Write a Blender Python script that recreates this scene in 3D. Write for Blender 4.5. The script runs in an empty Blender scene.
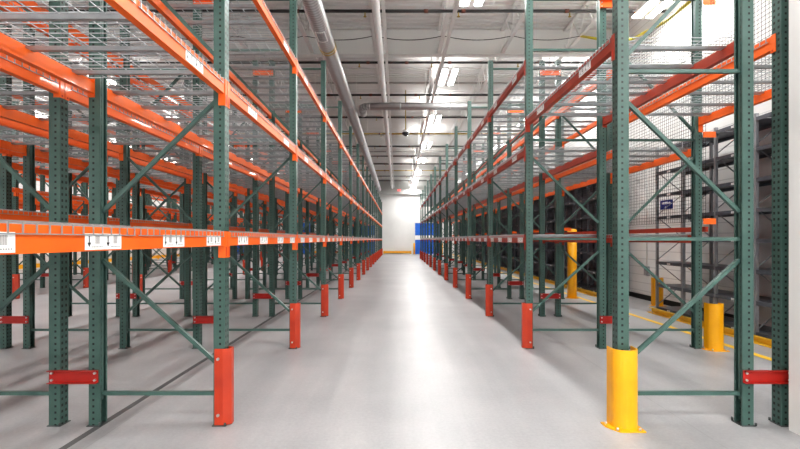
import bpy, math, random
random.seed(4)
PI = math.pi
C = bpy.context.scene.collection

# ---------------------------------------------------------------- materials
def mat(name, col, rough=.5, metal=0.0, emit=None, estr=0, spec=.5, coat=0):
    m = bpy.data.materials.new(name); m.use_nodes = True
    b = m.node_tree.nodes['Principled BSDF']
    b.inputs['Base Color'].default_value = (*col, 1)
    b.inputs['Roughness'].default_value = rough
    b.inputs['Metallic'].default_value = metal
    b.inputs['Specular IOR Level'].default_value = spec
    b.inputs['Coat Weight'].default_value = coat
    if emit:
        b.inputs['Emission Color'].default_value = (*emit, 1)
        b.inputs['Emission Strength'].default_value = estr
    return m

class NT:
    def __init__(s, m): s.t = m.node_tree; s.n = s.t.nodes; s.l = s.t.links; s.b = s.n['Principled BSDF']
    def new(s, typ, **k):
        n = s.n.new(typ)
        for a, v in k.items(): setattr(n, a, v)
        return n
    def link(s, a, b): s.l.new(a, b)
    def math(s, op, a, b=None, clamp=False):
        n = s.new('ShaderNodeMath', operation=op); n.use_clamp = clamp
        for i, v in enumerate((a, b)):
            if v is None: continue
            if isinstance(v, (int, float)): n.inputs[i].default_value = v
            else: s.link(v, n.inputs[i])
        return n.outputs[0]
    def mix(s, f, a, b):
        n = s.new('ShaderNodeMix', data_type='RGBA')
        if isinstance(f, (int, float)): n.inputs[0].default_value = f
        else: s.link(f, n.inputs[0])
        for i, v in ((6, a), (7, b)):
            if isinstance(v, tuple): n.inputs[i].default_value = (*v, 1)
            else: s.link(v, n.inputs[i])
        return n.outputs[2]
    def coords(s, out='Object', scale=(1, 1, 1)):
        tc = s.new('ShaderNodeTexCoord'); mp = s.new('ShaderNodeMapping')
        mp.inputs['Scale'].default_value = scale
        s.link(tc.outputs[out], mp.inputs['Vector']); return mp.outputs[0]
    def noise(s, vec, scale, detail=3, rough=.5):
        n = s.new('ShaderNodeTexNoise'); n.inputs['Scale'].default_value = scale
        n.inputs['Detail'].default_value = detail; n.inputs['Roughness'].default_value = rough
        s.link(vec, n.inputs['Vector']); return n.outputs['Fac']
    def ramp(s, f, stops):
        n = s.new('ShaderNodeValToRGB'); e = n.color_ramp.elements
        while len(e) < len(stops): e.new(.5)
        for el, (p, c) in zip(e, stops): el.position = p; el.color = (*c, 1)
        s.link(f, n.inputs[0]); return n.outputs[0]

def mottled(name, c1, c2, rough, scale=6, metal=0, stretch=(1, 1, 1), spec=.5, coat=0):
    m = mat(name, c1, rough, metal, spec=spec, coat=coat); t = NT(m)
    f = t.noise(t.coords('Object', stretch), scale)
    t.link(t.ramp(f, [(.3, c1), (.7, c2)]), t.b.inputs['Base Color'])
    return m

def post_material():
    m = mat('post_green', (.09, .2, .16), .38); t = NT(m)
    tc = t.new('ShaderNodeTexCoord')
    sx = t.new('ShaderNodeSeparateXYZ'); t.link(tc.outputs['Object'], sx.inputs[0])
    sn = t.new('ShaderNodeSeparateXYZ'); t.link(tc.outputs['Normal'], sn.inputs[0])
    X, Y, Z = sx.outputs
    isweb = t.math('GREATER_THAN', t.math('ABSOLUTE', sn.outputs[0]), .7)
    zf = t.math('FRACT', t.math('MULTIPLY', Z, 20.0))
    zin = t.math('LESS_THAN', zf, .42)
    web = t.math('LESS_THAN', t.math('ABSOLUTE', t.math('SUBTRACT', t.math('ABSOLUTE', Y), .021)), .0095)
    zin2 = t.math('LESS_THAN', zf, .34)
    side = t.math('LESS_THAN', t.math('ABSOLUTE', t.math('SUBTRACT', X, .008)), .0082)
    a = t.math('MULTIPLY', t.math('MULTIPLY', isweb, web), zin)
    b = t.math('MULTIPLY', t.math('MULTIPLY', t.math('SUBTRACT', 1.0, isweb), side), zin2)
    hole = t.math('MAXIMUM', a, b)
    nz = t.noise(tc.outputs['Object'], 5)
    base = t.ramp(nz, [(.3, (.046, .098, .083)), (.7, (.074, .138, .120))])
    t.link(t.mix(hole, base, (.004, .008, .007)), t.b.inputs['Base Color'])
    return m

def floor_material():
    m = mat('polished_concrete', (.5, .5, .5), .3); t = NT(m)
    v = t.coords('Object'); vs = t.coords('Object', (1.6, .10, 1))
    n1 = t.noise(v, .55, 5, .6); n2 = t.noise(vs, 1.2, 4, .6); n3 = t.noise(v, 38, 3, .7)
    s = t.math('ADD', t.math('ADD', t.math('MULTIPLY', n1, .38), t.math('MULTIPLY', n2, .42)), t.math('MULTIPLY', n3, .20))
    col = t.ramp(s, [(.36, (.275, .28, .292)), (.52, (.375, .375, .385)), (.66, (.47, .468, .472))])
    tc = t.new('ShaderNodeTexCoord'); sx = t.new('ShaderNodeSeparateXYZ'); t.link(tc.outputs['Object'], sx.inputs[0])
    jx = t.math('LESS_THAN', t.math('ABSOLUTE', t.math('SUBTRACT', t.math('FRACT', t.math('DIVIDE', t.math('ADD', sx.outputs[0], 101.12), 4.6)), .5)), .0011)
    jy = t.math('LESS_THAN', t.math('ABSOLUTE', t.math('SUBTRACT', t.math('FRACT', t.math('DIVIDE', t.math('ADD', sx.outputs[1], 100.5), 4.6)), .5)), .0011)
    j = t.math('MULTIPLY', t.math('MAXIMUM', jx, jy), .45)
    t.link(t.mix(j, col, (.25, .25, .25)), t.b.inputs['Base Color'])
    r = t.new('ShaderNodeMapRange'); t.link(n2, r.inputs['Value'])
    r.inputs['From Min'].default_value = .3; r.inputs['From Max'].default_value = .7
    r.inputs['To Min'].default_value = .34; r.inputs['To Max'].default_value = .46
    t.link(r.outputs[0], t.b.inputs['Roughness'])
    bp = t.new('ShaderNodeBump'); bp.inputs['Strength'].default_value = .05; bp.inputs['Distance'].default_value = .004
    t.link(n3, bp.inputs['Height'])
    return m

def duct_material():
    m = mat('spiral_duct_steel', (.42, .43, .44), .38, .75); t = NT(m)
    tc = t.new('ShaderNodeTexCoord'); w = t.new('ShaderNodeTexWave', wave_type='BANDS', bands_direction='Y')
    w.inputs['Scale'].default_value = 3.4; w.inputs['Distortion'].default_value = .4
    t.link(tc.outputs['Object'], w.inputs['Vector'])
    t.link(t.ramp(w.outputs['Fac'], [(.02, (.36, .365, .37)), (.2, (.50, .505, .51)), (1, (.58, .585, .59))]), t.b.inputs['Base Color'])
    return m

def siding_material():
    m = mat('wall_siding_white', (.8, .8, .79), .6); t = NT(m)
    tc = t.new('ShaderNodeTexCoord'); sx = t.new('ShaderNodeSeparateXYZ'); t.link(tc.outputs['Object'], sx.inputs[0])
    f = t.math('FRACT', t.math('MULTIPLY', sx.outputs[2], 5.0))
    g = t.math('LESS_THAN', f, .10)
    n = t.noise(tc.outputs['Object'], .8)
    base = t.ramp(n, [(.3, (.72, .72, .71)), (.7, (.82, .82, .81))])
    t.link(t.mix(t.math('MULTIPLY', g, .5), base, (.45, .45, .45)), t.b.inputs['Base Color'])
    return m

M = dict(
    post=post_material(),
    brace=mottled('brace_green', (.05, .106, .092), (.08, .148, .128), .35, 4),
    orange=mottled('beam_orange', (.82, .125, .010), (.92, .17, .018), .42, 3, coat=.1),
    red=mottled('beam_red', (.34, .035, .013), (.44, .05, .018), .4, 3, coat=.15),  # red with the right run's beam shade put in; also colours the mesh rail
    guard=mottled('guard_red', (.42, .034, .010), (.56, .055, .014), .4, 4, coat=.2),
    tie=mottled('spacer_red', (.36, .014, .010), (.46, .022, .012), .35, 4),
    clip=mat('clip_red', (.55, .03, .01), .4),
    yellow=mottled('safety_yellow', (.86, .40, .004), (.93, .46, .008), .35, 4, coat=.2),
    ypaint=mottled('floor_paint_yellow', (.84, .52, .03), (.92, .60, .06), .4, 4),
    zinc=mottled('galvanised_wire', (.36, .38, .395), (.47, .49, .505), .38, 8, .5),
    plate=mat('plate_dark', (.10, .11, .11), .5, .4),
    bolt=mat('bolt_steel', (.7, .7, .7), .3, .9),
    white=mottled('white_paint', (.72, .72, .71), (.80, .80, .79), .6, .7),
    deckw=mottled('ceiling_deck_white', (.66, .655, .64), (.74, .735, .72), .6, .5, stretch=(.4, 2, 1)),
    joist=mat('joist_white', (.72, .715, .70), .5),
    siding=siding_material(),
    pipe=mat('sprinkler_pipe_black', (.018, .016, .016), .4),
    copper=mat('fitting_rust', (.14, .04, .025), .5),
    brass=mat('fitting_brass', (.42, .30, .06), .45, .3),
    duct=duct_material(),
    lamp=mat('lamp_glow', (1, 1, 1), .5, emit=(1, .985, .95), estr=14),
    housing=mat('lamp_housing', (.85, .85, .85), .4),
    lab=mat('label_white', (.93, .93, .92), .45),
    ink=mat('label_black', (.01, .01, .01), .5),
    inkg=mat('label_grey_print', (.38, .36, .36), .5),
    inkr=mat('label_pink_print', (.75, .45, .42), .5),
    blue=mottled('door_blue', (.015, .12, .55), (.02, .16, .65), .4, 3),
    navy=mat('sign_navy', (.01, .02, .17), .4),
    shelfp=mottled('shelf_post_grey', (.29, .30, .32), (.37, .38, .40), .4, 5, .3),
    shelfd=mottled('shelf_steel_dark', (.11, .125, .15), (.17, .185, .21), .4, 5, .3),
    sheet=mottled('shelf_sheet_grey', (.58, .565, .56), (.70, .685, .68), .5, 2.2),
    sheetb=mottled('shelf_sheet_blue_grey', (.17, .175, .215), (.25, .255, .30), .5, 2.2),
    cable=mat('cable_black', (.02, .02, .022), .5),
    black=mat('rubber_black', (.015, .015, .015), .6),
    exitr=mat('exit_red', (.8, .01, .01), .4, emit=(1, .05, .03), estr=1.5),
    dome=mat('dome_smoke', (.06, .06, .07), .15),
    floor=floor_material(),
    hose=mat('hose_yellow', (.55, .47, .03), .5),
)

# ---------------------------------------------------------------- mesh builder
class MB:
    def __init__(s): s.v = []; s.f = []; s.m = []; s.mi = 0; s.sm = []
    def quad(s, pts):
        i = len(s.v); s.v += [tuple(p) for p in pts]; s.f.append(tuple(range(i, i + len(pts)))); s.m.append(s.mi); s.sm.append(False)
        return s
    def box(s, x0, x1, y0, y1, z0, z1):
        i = len(s.v)
        s.v += [(x0, y0, z0), (x1, y0, z0), (x1, y1, z0), (x0, y1, z0), (x0, y0, z1), (x1, y0, z1), (x1, y1, z1), (x0, y1, z1)]
        for q in ((0, 3, 2, 1), (4, 5, 6, 7), (0, 1, 5, 4), (1, 2, 6, 5), (2, 3, 7, 6), (3, 0, 4, 7)):
            s.f.append(tuple(i + k for k in q)); s.m.append(s.mi); s.sm.append(False)
        return s
    def bar(s, a, b, r, n=4, rot=PI / 4, smooth=False, r2=None):
        ax = [b[k] - a[k] for k in range(3)]; L = math.sqrt(sum(c * c for c in ax)) or 1; d = [c / L for c in ax]
        up = (0, 0, 1) if abs(d[2]) < .9 else (0, 1, 0)
        u = [d[1] * up[2] - d[2] * up[1], d[2] * up[0] - d[0] * up[2], d[0] * up[1] - d[1] * up[0]]
        l = math.sqrt(sum(c * c for c in u)); u = [c / l for c in u]
        w = [u[1] * d[2] - u[2] * d[1], u[2] * d[0] - u[0] * d[2], u[0] * d[1] - u[1] * d[0]]
        i = len(s.v); r2 = r if r2 is None else r2
        for p, rr in ((a, r), (b, r2)):
            for k in range(n):
                t = rot + 2 * PI * k / n
                s.v.append(tuple(p[q] + rr * (math.cos(t) * u[q] + math.sin(t) * w[q]) for q in range(3)))
        for k in range(n):
            k2 = (k + 1) % n
            s.f.append((i + k, i + k2, i + n + k2, i + n + k)); s.m.append(s.mi); s.sm.append(smooth)
        s.f.append(tuple(i + k for k in range(n))[::-1]); s.m.append(s.mi); s.sm.append(False)
        s.f.append(tuple(i + n + k for k in range(n))); s.m.append(s.mi); s.sm.append(False)
        return s
    def tube(s, a, b, r, n=12, r2=None): return s.bar(a, b, r, n, 0, True, r2)
    def path(s, pts, r, n=8):
        for a, b in zip(pts, pts[1:]): s.tube(a, b, r, n)
        return s
    def prism(s, prof, axis, a, b):      # profile (closed 2D) extruded along axis
        i = len(s.v); n = len(prof)
        for t in (a, b):
            for (p, q) in prof:
                s.v.append({'x': (t, p, q), 'y': (p, t, q), 'z': (p, q, t)}[axis])
        for k in range(n):
            k2 = (k + 1) % n
            s.f.append((i + k, i + k2, i + n + k2, i + n + k)); s.m.append(s.mi); s.sm.append(False)
        s.f.append(tuple(i + k for k in range(n))[::-1]); s.m.append(s.mi); s.sm.append(False)
        s.f.append(tuple(i + n + k for k in range(n))); s.m.append(s.mi); s.sm.append(False)
        return s
    def mesh(s, name, mats):
        me = bpy.data.meshes.new(name); me.from_pydata(s.v, [], s.f)
        for m in (mats if isinstance(mats, (list, tuple)) else [mats]): me.materials.append(m)
        me.polygons.foreach_set('material_index', s.m); me.polygons.foreach_set('use_smooth', s.sm)
        me.update()
        import bmesh
        bm = bmesh.new(); bm.from_mesh(me); bmesh.ops.recalc_face_normals(bm, faces=bm.faces); bm.to_mesh(me); bm.free()
        return me

def put(name, me, parent=None, loc=(0, 0, 0), rz=0):
    o = bpy.data.objects.new(name, me); C.objects.link(o)
    o.location = loc; o.rotation_euler = (0, 0, rz)
    if parent is not None: o.parent = parent
    return o
def tag(o, label, cat, group=None, kind=None):
    o['label'] = label; o['category'] = cat
    if group: o['group'] = group
    if kind: o['kind'] = kind
    return o
def thing(name, loc, label, cat, group=None, rz=0):
    return tag(put(name, None, None, loc, rz), label, cat, group)
def struct(name, mb, m, parent=None, loc=(0, 0, 0)):
    o = put(name, mb.mesh(name, m), parent, loc)
    if parent is None: o['kind'] = 'structure'
    return o
ORD = ['nearest', 'second', 'third', 'fourth', 'fifth', 'sixth', 'seventh', 'eighth', 'ninth', 'tenth', 'eleventh', 'twelfth',
       'thirteenth', 'fourteenth', 'fifteenth', 'sixteenth', 'seventeenth', 'eighteenth']
def nth(i, last): return 'nearest' if i == 0 else ('farthest' if i == last else ORD[i] + ' nearest')

# ---------------------------------------------------------------- dimensions
BAY, Y1 = 2.52, 3.62             # bay pitch, depth of first full frame
PH, FD = 4.95, 1.0               # post height, frame depth (centre to centre)
ZC = 7.4                         # ceiling
YB, XL, XR = 44.6, -18.0, 6.15   # back wall, left wall, right wall
def ky(k): return Y1 + BAY * (k - 1)

# ---------------------------------------------------------------- shell
struct('floor', MB().box(XL - .2, XR + .2, -14, YB + .2, -.2, 0), M['floor'])
rb = MB(); p = .22; y = -14
prof = [(y, ZC + .3)]
yy = y
pts = []
while yy < YB + .2:
    pts += [(yy, ZC), (yy + .14, ZC), (yy + .16, ZC + .05), (yy + .20, ZC + .05)]
    yy += p
for (a, b) in zip(pts, pts[1:]):
    rb.quad([(XL - .2, a[0], a[1]), (XR + .2, a[0], a[1]), (XR + .2, b[0], b[1]), (XL - .2, b[0], b[1])])
rb.box(XL - .2, XR + .2, y, YB + .2, ZC + .1, ZC + .2)
struct('ceiling', rb, M['deckw'])
struct('wall_back', MB().box(XL - .2, XR + .2, YB, YB + .2, 0, ZC + .1), M['white'])
struct('wall_left', MB().box(XL - .2, XL, -14, YB, 0, ZC + .1), M['siding'])
struct('wall_right', MB().box(XR, XR + .2, -14, YB, 0, ZC + .1), M['siding'])
struct('wall_front', MB().box(XL - .2, XR + .2, -14.2, -14, 0, ZC + .1), M['white'])
struct('trim_99', MB().box(XL, XR, YB - .45, YB, 5.95, ZC), mat('header_grey', (.42, .42, .41), .6))
pier = struct('wall_pier', MB().box(3.09, 3.75, 3.12, 3.5, 0, ZC), M['white'])
struct('baseboard_right', MB().box(XR - .02, XR, -14, YB, 0, .12), M['black'])
# open-web joists along the hall, solid girders across it
JB = 6.72
def joist():
    b = MB()
    b.box(-.05, .05, -13.9, YB, JB, JB + .035); b.box(-.05, .05, -13.9, YB, ZC - .04, ZC - .001)
    yy = -13.6; up = True
    while yy < YB - .5:
        a = (0, yy, JB + .03 if up else ZC - .04); c = (0, yy + .42, ZC - .04 if up else JB + .03)
        b.bar(a, c, .016); up = not up; yy += .42
    return b
jm = joist().mesh('joist', M['joist'])
n = 0
for i in range(-10, 3):
    n += 1
    o = put('trim_%d' % n, jm, None, (1.2 + 1.78 * i, 0, 0)); o['kind'] = 'structure'
for yg in (-13.2, -.3, 12.6, 25.5, 38.4):
    n += 1
    g = MB(); g.box(XL, XR, yg - .01, yg + .01, JB - .02, ZC)
    g.box(XL, XR, yg - .1, yg + .1, JB - .04, JB - .02)
    struct('trim_%d' % n, g, M['joist'])
for yg in (5.2, 8.6, 16.5, 21.0, 29.5, 34):
    n += 1
    struct('trim_%d' % n, MB().box(XL, XR, yg - .03, yg + .03, ZC - .16, ZC - .10), mat('bridging_grey', (.35, .34, .32), .5))

# painted floor lines and steel kick rail on the right
struct('trim_%d' % (n + 1), MB().box(4.62, 4.72, 3, 43.5, 0, .004), M['ypaint'])
n += 1

# ---------------------------------------------------------------- rack pieces (local: aisle post at x=0 facing +x)
H = .045
def post_mesh(h, sgn=1):
    b = MB(); t = .004
    x0, x1 = -H, H
    b.box(x1 - t, x1, -H, H, 0, h)
    b.box(x0, x1 - t, -H, -H + t, 0, h); b.box(x0, x1 - t, H - t, H, 0, h)
    b.box(x0, x0 + t, -H + t, -H + .018, 0, h); b.box(x0, x0 + t, H - .018, H - t, 0, h)
    return b.mesh('post', M['post'])
POST = post_mesh(PH)
def frame_mesh():
    b = MB()                                          # weld strips inside the posts and the level struts between them
    for x in (-.034, -FD + .034): b.box(x - .003, x + .003, -.012, .012, .2, 4.86)
    for z in (.25, 1.5, 2.86, 4.1, 4.8): b.bar((-.036, 0, z), (-FD + .036, 0, z), .021)
    return b.mesh('frame', M['brace'])
FRAME = frame_mesh()
DIAG = [MB().bar((-.04, 0, za), (-FD + .04, 0, zr), .021).mesh('diagonal', M['brace']) for za, zr in ((.50, 1.33), (2.62, 1.72), (2.98, 3.95))]
BASE = (lambda b: (b.box(-.055, .055, -.055, .06, 0, .006), b.tube((-.05, .058, .008), (-.05, .058, .035), .009, 6), b.tube((.052, -.058, .008), (.052, -.058, .03), .009, 6), b)[-1])(MB()).mesh('base_plate', M['plate'])
def guard_mesh():
    b = MB(); t = .006; z0, z1 = .01, .62
    pr = [(-.035, -H - .001), (.03, -H - .001), (.085, -.022), (.085, .022), (.03, H + .001), (-.035, H + .001)]
    out = [(-.035, -H - .001 - t), (.033, -H - .001 - t), (.093, -.025), (.093, .025), (.033, H + .001 + t), (-.035, H + .001 + t)]
    for i in range(5):
        b.prism([pr[i], out[i], out[i + 1], pr[i + 1]], 'z', z0, z1)
    b.mi = 1
    for z in (.09, .54):
        b.tube((-.005, -H - .004, z), (-.005, -H - .02, z), .012, 8)
    return b.mesh('guard', [M['guard'], M['bolt']])
GUARD = guard_mesh()
BL = BAY - 2 * H
def beam_mesh(m, name):
    b = MB(); h0, h1 = -.055, .055; L = BL / 2
    # box section with a step for the deck: outer face +x
    pr = [(H - .05, h0), (H, h0), (H, h1), (H - .025, h1), (H - .025, h1 - .03), (H - .05, h1 - .03)]
    b.prism(pr, 'y', -L, L)
    b.box(H, H + .0015, -L, L, h1 - .034, h1 - .030)
    return b.mesh(name, m)
def conn_mesh(m, s, zb=-.15):
    # connector plate hooked to the post's web, with its return and safety clip
    b = MB(); L = BAY / 2
    b.box(H, H + .006, *sorted((s * (L - H), s * (L - .004))), zb, .062)
    b.box(H - .05, H + .006, *sorted((s * (L - H), s * (L - H - .005))), zb, .062)
    b.mi = 1; b.box(H + .006, H + .009, *sorted((s * (L - .036), s * (L - .024))), zb + .01, -.062)
    return b.mesh('connector', [m, M['clip']])
BEAM = {c: beam_mesh(M[c], 'beam_' + c) for c in ('orange', 'red')}
CONN = {c: [conn_mesh(M[c], q) for q in (-1, 1)] for c in ('orange', 'red')}
CONR = {c: [conn_mesh(M[c], q, -.085) for q in (-1, 1)] for c in ('orange', 'red')}
def label_mesh(up=False):
    b = MB(); w, h = .26, .074; x = 0
    b.mi = 0; b.box(-.0, .0012, -w / 2, w / 2, -h / 2, h / 2)
    x = .0014
    def rect(m, y0, y1, z0, z1): b.mi = m; b.quad([(x, y0, z0), (x, y1, z0), (x, y1, z1), (x, y0, z1)])
    for o in (-w / 2, 0):
        a = o + .027
        rect(1, a - .0035, a + .0035, -.006, .026)
        b.mi = 1; b.quad([(x, a - .012, -.004), (x, a, -.026), (x, a + .012, -.004)])
        for k in range(9):
            rect(2, o + .068 + k * .0034, o + .068 + k * .0034 + (.0022 if k % 3 else .0030), -.010, .026)
        for k in range(7):
            rect(2, o + .047 + k * .0105, o + .047 + k * .0105 + .007, -.027, -.021)
        rect(3, o + .012, o + .118, .029, .0305)
    return b.mesh('label', [M['lab'], M['ink'], M['inkg'], M['inkr']])
LABEL = label_mesh()
# wire deck : local origin mid-bay at the aisle beam's centre line, z at beam top
def deck_mesh(fine=True):
    b = MB(); r = .0035 if fine else .004; W = .585
    xs0, xs1 = H + .006, -FD - H - .006
    step = .0635 if fine else .127
    k = -W + .02
    while k < W:
        b.bar((xs0, k, .006), (xs1, k, .006), r)
        b.bar((xs0, k, .008), (xs0, k, -.036), r); b.bar((xs1, k, .008), (xs1, k, -.036), r)
        k += step
    for x in (xs0, xs1): b.bar((x, -W, -.036), (x, W, -.036), r)
    nx = 9 if fine else 5
    for i in range(nx):
        x = H - .02 + (-FD - 2 * H + .04) * i / (nx - 1)
        b.bar((x, -W, .012), (x, W, .012), r)
    return b.mesh('deck', M['zinc'])
def support_mesh():
    b = MB()
    pr = [(-.028, -.004), (-.016, -.028), (.016, -.028), (.028, -.004), (.024, -.004), (.013, -.024), (-.013, -.024), (-.024, -.004)]
    b.prism(pr, 'x', H - .024, -FD - H + .024)
    return b.mesh('support', M['zinc'])
DECK, DECKC, SUP = deck_mesh(True), deck_mesh(False), support_mesh()
SUP3 = MB()
for yy in (-.42, 0, .42):
    SUP3.prism([(yy - .028, -.004), (yy - .016, -.028), (yy + .016, -.028), (yy + .028, -.004)], 'x', H - .024, -FD - H + .024)
SUP3 = SUP3.mesh('supports', M['zinc'])
def tie_mesh(col, gap=.32, z=.10):
    b = MB(); x0, x1 = -FD - H + .0, -FD + H - gap - .0
    y0 = -H - .005
    b.box(-FD - gap - .035, -FD + .035, y0 - .004, y0 + .001, -z / 2, z / 2)
    b.box(-FD - gap - .035, -FD + .035, y0 - .035, y0 - .004, z / 2 - .004, z / 2)
    b.box(-FD - gap - .035, -FD + .035, y0 - .035, y0 - .004, -z / 2, -z / 2 + .004)
    b.mi = 1
    for x in (-FD - gap - .012, -FD + .012):
        for zz in (-.028, .028): b.tube((x, y0 - .004, zz), (x, y0 - .016, zz), .010, 8)
    return b.mesh('tie', [M[col], M['bolt']])
TIE = tie_mesh('tie'); TIEO = tie_mesh('orange')
LABY = [-.88, -.26, .40, 1.0]

def rack_row(x, facing, k0, k1, levels, label, beamcol='orange', detail=2, tie=False, labels=False, guards=True, skip_guard=()):
    """facing +1: aisle post faces +x; -1 faces -x.  levels: f(bay)->list of z"""
    rz = 0 if facing > 0 else PI
    root = thing('pallet_rack', (x, ky(k0), 0), label, 'pallet rack', 'runs of pallet racking')
    for k in range(k0, k1 + 1):
        yl = ky(k) - ky(k0)
        fr = put('upright_frame', FRAME, root, (0, yl, 0), rz)
        put('post', POST, fr)
        for dm_ in DIAG: put('diagonal_brace', dm_, fr)
        put('post', POST, fr, (-FD, 0, 0), PI)
        if detail:
            put('base_plate', BASE, fr, (0, 0, .0)); put('base_plate', BASE, fr, (-FD, 0, 0), PI)
        if guards and k not in skip_guard:
            g = put('column_guard', GUARD, fr)
            if facing < 0: g.scale = (1, -1, 1)      # keep the bolts on the near side
        if tie and k > 0:
            put('row_spacer', TIE, root, (0, yl, .40))
            put('row_spacer', TIEO, root, (0, yl, 4.70))
    for k in range(k0, k1):
        yl = ky(k) + BAY / 2 - ky(k0)
        for z in levels(k):
            for rear in (0, 1):
                bx = -FD * rear * facing
                r = rz if not rear else rz + PI
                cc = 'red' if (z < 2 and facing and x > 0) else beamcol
                bm_ = put('beam', BEAM[cc], root, (bx, yl, z), r)
                if detail:
                    for cm in (CONR if rear else CONN)[cc]: put('beam_connector', cm, bm_)
                if labels and not rear:
                    for ly in (LABY if z < 2 else (-.62, .68)):
                        put('location_label', LABEL, bm_, (H + .0018, ly * (1 if facing > 0 else 1), -.012))
            for s in (-1, 1):
                d = put('wire_deck', DECK if detail > 1 else DECKC, root, (0, yl + s * .60, z + .055), rz)
                if detail > 1:
                    for yy in (-.42, 0, .42): put('deck_support', SUP, d, (0, yy, 0))
                else: put('deck_support', SUP3, d)
    return root

L1X = -1.41
norm = lambda k: [1.5, 2.72, 3.91]
inner = lambda k: [1.74, 2.72, 3.91]
rack_row(L1X, 1, 0, 16, norm, 'green and orange pallet rack run bordering the left side of the main aisle', tie=True, labels=True)
rack_row(-3.73, -1, 0, 16, norm, 'pallet rack run directly behind the left aisle run, tied to it by red spacers', guards=False, labels=False)
rack_row(-4.05, 1, 0, 16, inner, 'third pallet rack run left of the main aisle', tie=True, guards=False)
rack_row(-6.37, -1, 0, 16, inner, 'fourth pallet rack run left of the main aisle, facing the second aisle', detail=1)
rack_row(-9.55, 1, 3, 16, norm, 'distant pallet rack run across the second aisle, its orange guards facing this way', detail=1, tie=True)
rack_row(-11.87, -1, 4, 16, norm, 'distant pallet rack run backing the one across the second aisle', detail=1, guards=False)
rack_row(-12.19, 1, 4, 16, norm, 'pallet rack run second from the left wall, far left', detail=0, guards=False)
rack_row(-14.51, -1, 4, 16, norm, 'pallet rack run nearest the left wall, far left', detail=0)
rlev = lambda k: [3.11] if k == 1 else [1.5, 2.72, 3.91]
rack_row(1.83, -1, 1, 13, rlev, 'pallet rack run bordering the right of the main aisle, raised bay at near end', beamcol='red', labels=True, skip_guard=(1,))  # red carries the shade on this run's orange beam faces
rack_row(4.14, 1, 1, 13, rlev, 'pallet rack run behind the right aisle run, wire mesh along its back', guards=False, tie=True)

# ---------------------------------------------------------------- wire mesh back guard on the outer right run
MX = 4.28
def mesh_panel(h, w):
    b = MB(); r = .003; k = -w / 2
    while k <= w / 2 + .001: b.bar((0, k, 0), (0, k, h), r, 3); k += .0525
    z = 0
    while z <= h + .001: b.bar((0, -w / 2, z), (0, w / 2, z), r, 3); z += .0525
    return b.mesh('mesh_panel', M['cable'])
mg = thing('mesh_guard', (MX, ky(1), 0), 'black wire mesh screen along the back of the right racks', 'mesh screen')
P1, P2 = mesh_panel(1.85, BAY - .04), mesh_panel(3.25, BAY - .04)
RAIL = MB().box(-.02, .02, -BAY / 2, BAY / 2, -.035, .035).mesh('rail', M['red'])
STUB = (lambda b: (b.box(-.10, .07, -.035, -.03, -.04, .04), b.box(-.10, .07, -.03, 0, .036, .04), b)[-1])(MB()).mesh('stub', M['orange'])
for k in range(1, 13):
    yl = ky(k) + BAY / 2 - ky(1)
    put('mesh_panel', P1 if k == 1 else P2, mg, (.0, yl, 3.2 if k == 1 else 1.75))
    if k > 1: put('bottom_rail', RAIL, mg, (.0, yl, 1.635))
for k in range(2, 14):
    for z in (1.74, 2.92, 4.72): put('standoff_bracket', STUB, mg, (.0, ky(k) - ky(1) - .045, z))

# ---------------------------------------------------------------- column protectors and bollards
def guard_shell(name, loc, label, rz=0, w=.215):
    root = thing(name, loc, label, 'column guard', 'yellow column guards', rz)
    b = MB(); R = w / 2; t = .008; N = 14; inn = []; out = []
    inn.append((-R + t, .10)); out.append((-R, .10))
    for i in range(N + 1):
        a = PI + PI * i / N
        # squashed half round bulging toward -y
        inn.append(((R - t) * math.cos(a), .02 + (.085 - t) * math.sin(a))); out.append((R * math.cos(a), .02 + .085 * math.sin(a)))
    inn.append((R - t, .10)); out.append((R, .10))
    for i in range(len(inn) - 1): b.prism([inn[i], out[i], out[i + 1], inn[i + 1]], 'z', .01, .63)
    put('shell', b.mesh('guard_shell', M['yellow']), root)
    p = MB(); p.prism([(-R - .05, .10), (-R - .05, .02), (-R - .03, -.01), (-R + .02, -.085), (R + .02, -.085), (R + .02, .10), (R - .012, .10), (R - .012, 0), (-R + .012, 0), (-R + .012, .10)], 'z', 0, .01)
    pl = put('base_plate', p.mesh('guard_base', M['yellow']), root)
    for (x, y) in ((-R - .03, .05), (-R + .01, -.06), (R - .02, -.072)):
        put('anchor_bolt', MB().tube((x, y, .01), (x, y, .03), .010, 8).mesh('bolt', M['bolt']), pl)
    return root
guard_shell('column_guard', (1.825, 3.535, 0), 'large yellow steel column guard at the near post of the right rack, front right', w=.20)
guard_shell('column_guard', (4.325, 6.02, 0), 'yellow steel column guard beside the outer rack post, before the grey shelving', w=.20)
guard_shell('column_guard', (5.88, 10.0, 0), 'small yellow guard by the white right wall, at the end of the grey shelving', w=.22)
def bollard(x, y, h, r, label, grp=None):
    root = thing('bollard', (x, y, 0), label, 'bollard', grp)
    b = MB(); b.tube((0, 0, 0), (0, 0, h - .03), r, 20); b.tube((0, 0, h - .03), (0, 0, h), r, 20, r * .6)
    put('post', b.mesh('bollard', M['yellow']), root)
    f = MB(); f.tube((0, 0, 0), (0, 0, .015), r * 1.35, 20); put('base_collar', f.mesh('collar', M['yellow']), root)
bollard(4.47, 11.35, 1.76, .115, 'tall yellow bollard standing between the right racks and the grey shelving')
bollard(5.0, 31.5, 1.2, .11, 'distant yellow bollard on the walkway right of the racks')
for i, x in enumerate((1.72, 4.45)):
    bollard(x, 44.0, 1.1, .09, ['yellow bollard at the left edge of the right blue dock door', 'yellow bollard at the right edge of the right blue dock door'][i])

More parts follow.
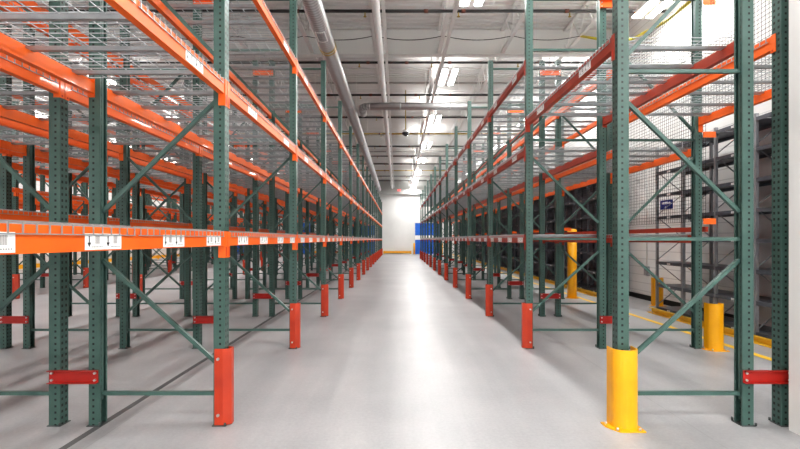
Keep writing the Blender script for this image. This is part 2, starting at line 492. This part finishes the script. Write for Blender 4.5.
# ---------------------------------------------------------------- kick rail + shelving along the right wall
def kick(y0, y1, label):
    r = thing('kick_rail', (5.2, y0, 0), label, 'floor rail', 'yellow kick rails')
    b = MB(); b.box(-.05, .05, 0, y1 - y0, 0, .012); b.box(.04, .05, 0, y1 - y0, .012, .10); b.box(-.012, .05, 0, y1 - y0, .09, .10)
    put('angle_rail', b.mesh('rail', M['ypaint']), r)
    b = MB(); y = .3
    while y < y1 - y0: b.tube((-.03, y, .012), (-.03, y, .03), .012, 6); y += 1.2
    put('anchor_bolts', b.mesh('bolts', M['bolt']), r)
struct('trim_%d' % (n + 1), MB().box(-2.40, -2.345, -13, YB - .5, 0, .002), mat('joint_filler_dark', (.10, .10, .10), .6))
kick(3.9, 9.15, 'yellow steel kick rail before the near grey shelving')
kick(11.4, 42, 'long yellow kick rail before the far grey shelving')
SP, SD, SX = .84, .56, 5.32
SZ = [.12, .58, 1.04, 1.50, 1.95, 2.40, 2.85, 3.30]
def shelf_unit(y0, n, label, sheet, pm, dm, open_last=False, zs=SZ):
    r = thing('steel_shelving', (SX, y0, 0), label, 'shelving', 'grey steel shelving by the right wall')
    top = zs[-1] + .06
    P = MB(); P.box(0, .045, -.02, .02, 0, top); pm_ = P.mesh('shelf_post', pm)
    B = MB(); z = .15; up = True
    while z < top - .3:
        a, b = (.02, SD - .02) if up else (SD - .02, .02)
        B.bar((a, 0, z), (b, 0, z + .42), .010); up = not up; z += .46
    bm_ = B.mesh('side_brace', M['shelfp'])
    S = MB(); S.box(.0, SD, -SP / 2 + .022, SP / 2 - .022, -.004, .004); S.box(.0, .012, -SP / 2 + .022, SP / 2 - .022, -.055, -.004); S.box(SD - .012, SD, -SP / 2 + .022, SP / 2 - .022, -.055, -.004)
    sm = S.mesh('shelf', dm)
    T = MB(); T.box(-.002, -.0005, -.05, .05, -.045, -.012); T.mi = 1; T.box(-.0026, -.002, -.035, .035, -.032, -.026); tm = T.mesh('tag', [M['lab'], M['inkg']])
    K = MB(); K.box(SD + .0, SD + .008, -SP / 2 + .01, SP / 2 - .01, .06, top)
    km = K.mesh('back_sheet', sheet)
    K = MB(); K.box(.05, SD - .05, -.004, .004, .12, top - .05)
    for i in range(n + 1):
        put('post', pm_, r, (0, i * SP, 0)); put('post', pm_, r, (SD - .045, i * SP, 0))
        put('side_brace', bm_, r, (0, i * SP, 0))
    for i in range(n):
        if not (open_last and i >= n - 2): put('back_sheet', km, r, (0, (i + .5) * SP, 0))
        for z in zs:
            s = put('shelf', sm, r, (0, (i + .5) * SP, z)); put('shelf_tag', tm, s)
shelf_unit(4.09, 6, 'near grey steel shelving with pale grey back sheets by the right wall', M['sheet'], M['shelfp'], M['shelfd'], True)
for i in range(7):
    shelf_unit(11.6 + i * 4.26, 5, 'far dark grey shelving unit along the right wall, %s beyond the white wall gap' % nth(i, 6), M['sheetb'], M['shelfd'], M['shelfd'], zs=[.12, .62, 1.12, 1.62, 2.12, 2.62, 3.12, 3.6])
sg = thing('wall_sign', (XR - .012, 10.15, 2.28), 'small navy blue sign with white lettering on the right wall', 'sign')
sb = MB(); sb.box(0, .012, -.23, .23, -.1, .1); put('panel', sb.mesh('sign_panel', M['navy']), sg)
sb = MB(); x = -.0012
for j, (a, b, z, hh) in enumerate(((-.16, .16, .015, .05), (-.04, .04, -.06, .025))):
    yy = a
    while yy < b: sb.box(x, 0, yy, yy + .022, z, z + hh * (.8 + .2 * ((j + int(yy * 100)) % 2))); yy += .036
put('lettering', sb.mesh('sign_letters', M['lab']), sg)
bx_ = thing('outlet_box', (XR - .06, 10.9, .72), 'small grey electrical box on the right wall with conduit above', 'electrical box')
put('box', MB().box(0, .058, -.08, .08, -.11, .11).mesh('outlet', M['shelfp']), bx_)
put('conduit', MB().tube((.03, 0, .11), (.03, 0, 4.8), .012, 8).mesh('conduit', M['joist']), bx_)

# ---------------------------------------------------------------- back wall: dock doors, bumper rail, exit sign
def dock_door(x, label):
    n_ = dock_door.n = getattr(dock_door, 'n', 0) + 1
    r = put('door_%d' % n_, None, None, (x, YB, 0)); r['kind'] = 'structure'; r['label'] = label; r['category'] = 'door'
    b = MB(); hh = .62
    for i in range(5): b.box(-1.25, 1.25, -.06, -.01, i * hh + .01, (i + 1) * hh - .01); b.box(-1.25, 1.25, -.05, -.01, i * hh - .01, i * hh + .01) if i else None
    put('door_panel', b.mesh('door_panel', M['blue']), r)
    b = MB(); b.box(-1.33, -1.25, -.1, -.001, 0, 3.2); b.box(1.25, 1.33, -.1, -.001, 0, 3.2); b.box(-1.33, 1.33, -.1, -.001, 3.1, 3.2)
    put('door_frame', b.mesh('door_frame', M['joist']), r)
    b = MB(); b.box(-1.25, 1.25, -.068, -.06, 1.42, 1.86); put('window_strip', b.mesh('window_strip', M['lab']), r)
dock_door(3.07, 'blue sectional dock door in the back wall right of the aisle')
dock_door(-3.5, 'blue sectional dock door in the back wall just left of the aisle')
dock_door(-9.9, 'blue sectional dock door in the back wall, second left of the aisle')
dock_door(-16.2, 'blue sectional dock door in the back wall at far left')
def bumper(loc, L, label, rz=0):
    r = thing('guard_rail', loc, label, 'guard rail', 'yellow guard rails', rz)
    b = MB(); b.prism([(-.05, .10), (.03, .10), (.05, .14), (.03, .2), (.05, .26), (.03, .30), (-.05, .30)], 'x', 0, L)
    put('rail', b.mesh('rail', M['yellow']), r)
    n_ = max(2, int(L / 2.4) + 1)
    for i in range(n_):
        x = .08 + (L - .16) * i / (n_ - 1)
        put('post', MB().box(x - .05, x + .05, -.12, -.05, 0, .33).mesh('rail_post', M['yellow']), r)
bumper((-1.35, YB - .2, 0), 2.8, 'low yellow guard rail across the foot of the back wall at the aisle end', 0)
bumper((-8.3, YB - .2, 0), 3.2, 'low yellow guard rail at the back wall between the left dock doors', 0)
bumper((XL + .4, 12, 0), 26, 'long yellow guard rail along the left wall', PI / 2)
ex = thing('exit_sign', (.22, 43.0, 6.2), 'small red lit exit sign hanging at the far end of the aisle', 'sign')
put('housing', MB().box(-.17, .17, -.03, .03, -.10, .10).mesh('exit_box', M['housing']), ex)
e = MB(); t = .018; zb, zt = -.06, .06
def stroke(b, x0, x1, z0, z1): b.box(x0, x1, -.036, -.031, z0, z1)
x = -.13
stroke(e, x, x + t, zb, zt); [stroke(e, x, x + .055, z, z + t) for z in (zb, -.009, zt - t)]
x = -.055
e.prism([(x, zb), (x + t, zb), (x + .055, zt), (x + .055 - t, zt)], 'y', -.036, -.031); e.prism([(x + .055 - t, zb), (x + .055, zb), (x + t, zt), (x, zt)], 'y', -.0365, -.031)
stroke(e, .02, .02 + t, zb, zt); stroke(e, .055, .13, zt - t, zt); stroke(e, .084, .084 + t, zb, zt)
put('lettering', e.mesh('exit_letters', M['exitr']), ex)
put('face_bar', MB().box(-.165, .165, -.034, -.03, .07, .09).box(-.165, .165, -.034, -.03, -.09, -.07).mesh('exit_bars', M['exitr']), ex)
put('hanger', MB().tube((0, 0, .1), (0, 0, ZC - 6.2), .008, 6).mesh('exit_hanger', M['joist']), ex)

# ---------------------------------------------------------------- ceiling services
DZ = 6.1
dr = thing('spiral_duct', (-1.64, 2.0, DZ), 'long grey spiral air duct running overhead left of the aisle', 'duct')
put('tube', MB().tube((0, 0, 0), (0, 39.5, 0), .195, 32).mesh('duct', M['duct']), dr)
for y in (1.5, 8.55, 8.68, 13.2, 19, 25, 31, 37):
    put('joint_band', MB().tube((0, y, 0), (0, y + .05, 0), .204, 32).mesh('band', M['brass'] if y in (8.55, 8.68) else M['zinc']), dr)
b = MB()
for a in range(6):
    a0 = math.radians(-116 + a * 10); a1 = math.radians(-110 + a * 10)
    for yy0, yy1 in ((7.55, 7.95),):
        q = [(.2 * math.cos(a0), yy0, .2 * math.sin(a0)), (.2 * math.cos(a1), yy0, .2 * math.sin(a1)), (.2 * math.cos(a1), yy1, .2 * math.sin(a1)), (.2 * math.cos(a0), yy1, .2 * math.sin(a0))]
        b.quad(q)
pn = put('access_panel', b.mesh('access', M['shelfp']), dr)
b = MB()
A0, A1 = math.radians(-116), math.radians(-60); rr = .203
for yy in (7.52, 7.96):
    for a in range(6):
        p0 = math.radians(-116 + a * 10); p1 = math.radians(-110 + a * 10)
        b.bar((rr * math.cos(p0), yy, rr * math.sin(p0)), (rr * math.cos(p1), yy, rr * math.sin(p1)), .014)
for aa in (A0, A1): b.bar((rr * math.cos(aa), 7.52, rr * math.sin(aa)), (rr * math.cos(aa), 7.96, rr * math.sin(aa)), .014)
put('panel_frame', b.mesh('access_frame', M['lab']), pn)
for y in (3, 6.3, 14, 20, 26, 32, 38):
    put('hanger', MB().box(-.2, -.19, y, y + .02, 0, ZC - DZ).box(.19, .2, y, y + .02, 0, ZC - DZ).mesh('duct_hanger', M['joist']), dr)
# cross duct with elbow
cd = thing('branch_duct', (-1.2, 15.3, 6.05), 'thinner grey branch duct crossing the ceiling with an elbow', 'duct')
b = MB(); r_ = .125
pts = [(0.0, .75, 0)] + [(.0 + .3 - .3 * math.cos(a), .3 - .3 * math.sin(a) - .0, 0) for a in [PI / 2 * k / 6 for k in range(7)]]
pts = [(0, .9, 0)] + [(.3 - .3 * math.cos(k * PI / 12), .3 - .3 * math.sin(k * PI / 12), 0) for k in range(7)] + [(7.2, 0, 0)]
b.path(pts, r_, 20); put('tube', b.mesh('branch', M['duct']), cd)
for x in (1.3, 3.0, 4.7): put('joint_band', MB().tube((x, 0, 0), (x + .04, 0, 0), r_ + .008, 20).mesh('band', M['zinc']), cd)
put('hanger', MB().box(2.2, 2.22, -.01, .01, 0, 1.2).box(5.6, 5.62, -.01, .01, 0, 1.2).mesh('hg', M['joist']), cd)
# white main pipe
wp = thing('white_pipe', (-.425, 2.0, 6.3), 'long white painted pipe running overhead along the aisle', 'pipe')
put('pipe', MB().tube((0, 0, 0), (0, 40, 0), .085, 20).mesh('white_pipe', M['lamp'] if 0 else M['white']), wp)
put('support_channel', MB().box(.12, .19, 0, 40, .05, .13).mesh('wp_channel', M['joist']), wp)
for y in (6.2, 12.1, 18, 24, 30, 36):
    put('clamp', MB().tube((0, y, 0), (0, y + .04, 0), .095, 20).box(-.01, .01, y, y + .04, .08, ZC - 6.31).mesh('clamp', M['joist']), wp)
# sprinkler branch pipes across the hall
n_sp = 12
FIT = MB().tube((-.045, 0, 0), (.045, 0, 0), .042, 10).mesh('fit', M['copper'])
for i in range(n_sp):
    y = 7.1 + 2.92 * i
    yellowish = i in (5, 9)
    r = thing('sprinkler_pipe', (0, y, 6.62), ('yellow brown' if yellowish else 'black') + ' sprinkler pipe crossing the ceiling, %s to the camera' % nth(i, n_sp - 1), 'pipe', 'sprinkler pipes across the ceiling')
    put('pipe', MB().tube((XL, 0, 0), (XR, 0, 0), .034, 10).mesh('sp', M['brass'] if yellowish else M['pipe']), r)
    for x in (-8.5, -5.3, -2.2, -.75, .55, 1.65, 3.9, 5.6):
        put('pipe_fitting', FIT, r, (x + .25 * math.sin(i * 2.1 + x), 0, 0))
    for x in (-1.0, 1.1, 3.6):
        xx = x + .3 * math.sin(i * 1.7)
        h = put('sprinkler_head', MB().tube((xx, 0, -.034), (xx, 0, -.12), .014, 8).tube((xx, 0, -.12), (xx, 0, -.128), .035, 10).mesh('head', M['brass']), r)
    b = MB()
    for x in (-6.5, -2.9, 2.2, 5.2): b.tube((x, 0, .03), (x, 0, ZC - 6.63), .007, 6)
    put('hanger_rods', b.mesh('rods', M['joist']), r)
# strut carrying the aisle lights
st = thing('strut_channel', (1.256, 2.0, 6.36), 'long thin white strut rail carrying the row of aisle lights', 'rail')
put('rail', MB().box(-.04, .04, 0, 41, -.035, .035).mesh('strut', M['joist']), st)
b = MB()
for k in range(14): b.tube((0, 1 + 3 * k, .03), (0, 1 + 3 * k, 1.035), .007, 6)
put('hanger_rods', b.mesh('strods', M['joist']), st)

# lights
LH = 6.5
HOUS = MB().box(-.25, .25, -.68, .68, .0, .05).box(-.05, .05, -.68, .68, -.03, 0)
HOUS = HOUS.mesh('lamp_housing', M['housing'])
TUBE = MB().box(-.07, .07, -.66, .66, -.025, -.002).mesh('lamp_tube', M['lamp'])
def lights(x, ys, desc, grp, power):
    for i, y in enumerate(ys):
        r = thing('ceiling_light', (x, y, LH), desc % nth(i, len(ys) - 1), 'ceiling light', grp)
        put('housing', HOUS, r)
        for s in (-1, 1): put('light_tube', TUBE, r, (s * .155, 0, 0))
        put('suspension_rods', ROD, r)
        ld = bpy.data.lights.new('down', 'AREA'); ld.shape = 'RECTANGLE'; ld.size = .24; ld.size_y = 1.3; ld.energy = power; ld.color = (1, .985, .96)
        lo = bpy.data.objects.new('light_source', ld); C.objects.link(lo); lo.parent = r; lo.location = (0, 0, -.04)
        lu = bpy.data.lights.new('up', 'AREA'); lu.shape = 'RECTANGLE'; lu.size = .24; lu.size_y = 1.3; lu.energy = power * .32; lu.color = (1, .985, .96)
        uo = bpy.data.objects.new('light_source', lu); C.objects.link(uo); uo.parent = r; uo.location = (0, 0, .07); uo.rotation_euler = (PI, 0, 0)
ROD = MB().tube((0, -.6, .05), (0, -.6, ZC - LH), .006, 6).tube((0, .6, .05), (0, .6, ZC - LH), .006, 6).mesh('rods', M['joist'])
PW = 125
lights(1.59, [3.95 + 4.925 * k for k in range(9)], 'twin strip ceiling light over the main aisle, %s of the row', 'lights over the main aisle', PW)
lights(5.55, [4.5 + 4.9 * k for k in range(8)], 'twin strip ceiling light over the right walkway, %s of the row', 'lights over the right walkway', PW * .8)
lights(-9.2, [4.0 + 4.9 * k for k in range(8)], 'twin strip ceiling light over the second aisle, %s of the row', 'lights over the second aisle', PW)
lights(-14.6, [8.8 + 4.9 * k for k in range(7)], 'twin strip ceiling light over the far left racks, %s of the row', 'lights over the far left racks', PW)

for x in (-14, -9.2, -1.8, 1.59, 5.4):  # unseen lamps added to brighten the faces turned to the camera
    for y in (-2.4, -7.2, -11.8):
        lights(x, [y], 'added twin strip fill light, unseen behind the viewpoint%.0s', 'added fill lights behind the viewpoint', PW * 1.2)
# draped cable across the ceiling
cb = MB(); pts = []
xs = [-6 + .15 * k for k in range(82)]
for x in xs:
    u = ((x - 1.2) / 1.78) % 1.0
    pts.append((x, 0, -.11 * 4 * u * (1 - u)))
cb.path(pts, .009, 6)
co = put('ceiling_cable', cb.mesh('ceiling_cable', M['cable']), None, (0, 11.5, 6.74)); tag(co, 'thin dark cable draped in swags across the ceiling', 'cable')
# black teardrop fitting on its cable
bf = thing('pendant_sensor', (-1.34, 12.9, 6.87), 'black teardrop fitting on a horizontal cable by the big duct', 'sensor')
b = MB(); prof = [(-.16, .01), (-.12, .06), (-.04, .085), (.05, .07), (.13, .03), (.2, .012)]
for (x0, r0), (x1, r1) in zip(prof, prof[1:]): b.tube((x0, 0, 0), (x1, 0, 0), r0, 14, r1)
put('body', b.mesh('sensor', M['black']), bf)
put('cable', MB().path([(.2, 0, 0), (.6, 0, -.02), (1.0, 0, -.02), (1.3, 0, 0)], .01, 6).mesh('sensor_cable', M['cable']), bf)
put('hanger', MB().tube((0, 0, .07), (0, 0, .53), .006, 6).mesh('sensor_hanger', M['cable']), bf)
# dome camera on its drop pole
dc = thing('security_camera', (.36, 17.7, 5.72), 'dark dome camera hanging on a pole under the aisle ceiling', 'camera')
b = MB(); prof = [(-.14, .02), (-.11, .09), (-.05, .13), (0, .14)]
for (z0, r0), (z1, r1) in zip(prof, prof[1:]): b.tube((0, 0, z0), (0, 0, z1), r0, 18, r1)
put('dome', b.mesh('dome', M['dome']), dc)
put('housing', MB().tube((0, 0, 0), (0, 0, .09), .145, 18, .1).mesh('dome_housing', M['housing']), dc)
put('pole', MB().tube((0, 0, .09), (0, 0, ZC - 5.72), .018, 10).mesh('dome_pole', M['brass']), dc)
# yellow hose slung high on the right
hp = [(5.0 + .0, 6.0, 6.2), (4.9, 6.6, 5.95), (4.75, 7.2, 5.8), (4.6, 7.8, 5.55), (4.5, 8.6, 5.45), (4.35, 9.6, 5.5), (4.1, 10.8, 5.6)]
hs = MB(); hs.path([(4.76, 5.7, 6.73), (5.2, 5.9, 6.55), (5.6, 6.2, 6.36), (5.5, 6.7, 6.10), (5.45, 7.3, 6.0), (5.35, 8.0, 5.82), (5.3, 8.8, 5.78), (5.2, 9.8, 5.9), (5.1, 10.6, 6.1), (5.0, 11, 6.43), (4.76, 11.5, 6.73)], .03, 8)
ho = put('yellow_hose', hs.mesh('yellow_hose', M['hose'])); tag(ho, 'yellow flexible hose slung high at the upper right', 'hose')

# ---------------------------------------------------------------- world, camera, colour
w = bpy.data.worlds.new('World'); bpy.context.scene.world = w; w.use_nodes = True
w.node_tree.nodes['Background'].inputs[0].default_value = (.9, .93, 1, 1); w.node_tree.nodes['Background'].inputs[1].default_value = .3
cam = bpy.data.cameras.new('Camera'); co = bpy.data.objects.new('Camera', cam); C.objects.link(co)
co.location = (.016, 0, 1.5); co.rotation_euler = (PI / 2, 0, 0)
cam.sensor_width = 36; cam.lens = 446 / 800 * 36; cam.shift_x = 3 / 800; cam.shift_y = 14.5 / 800; cam.clip_start = .02
bpy.context.scene.camera = co
vs = bpy.context.scene.view_settings
vs.view_transform = 'Standard'; vs.look = 'Medium High Contrast'; vs.exposure = .13; vs.gamma = 1
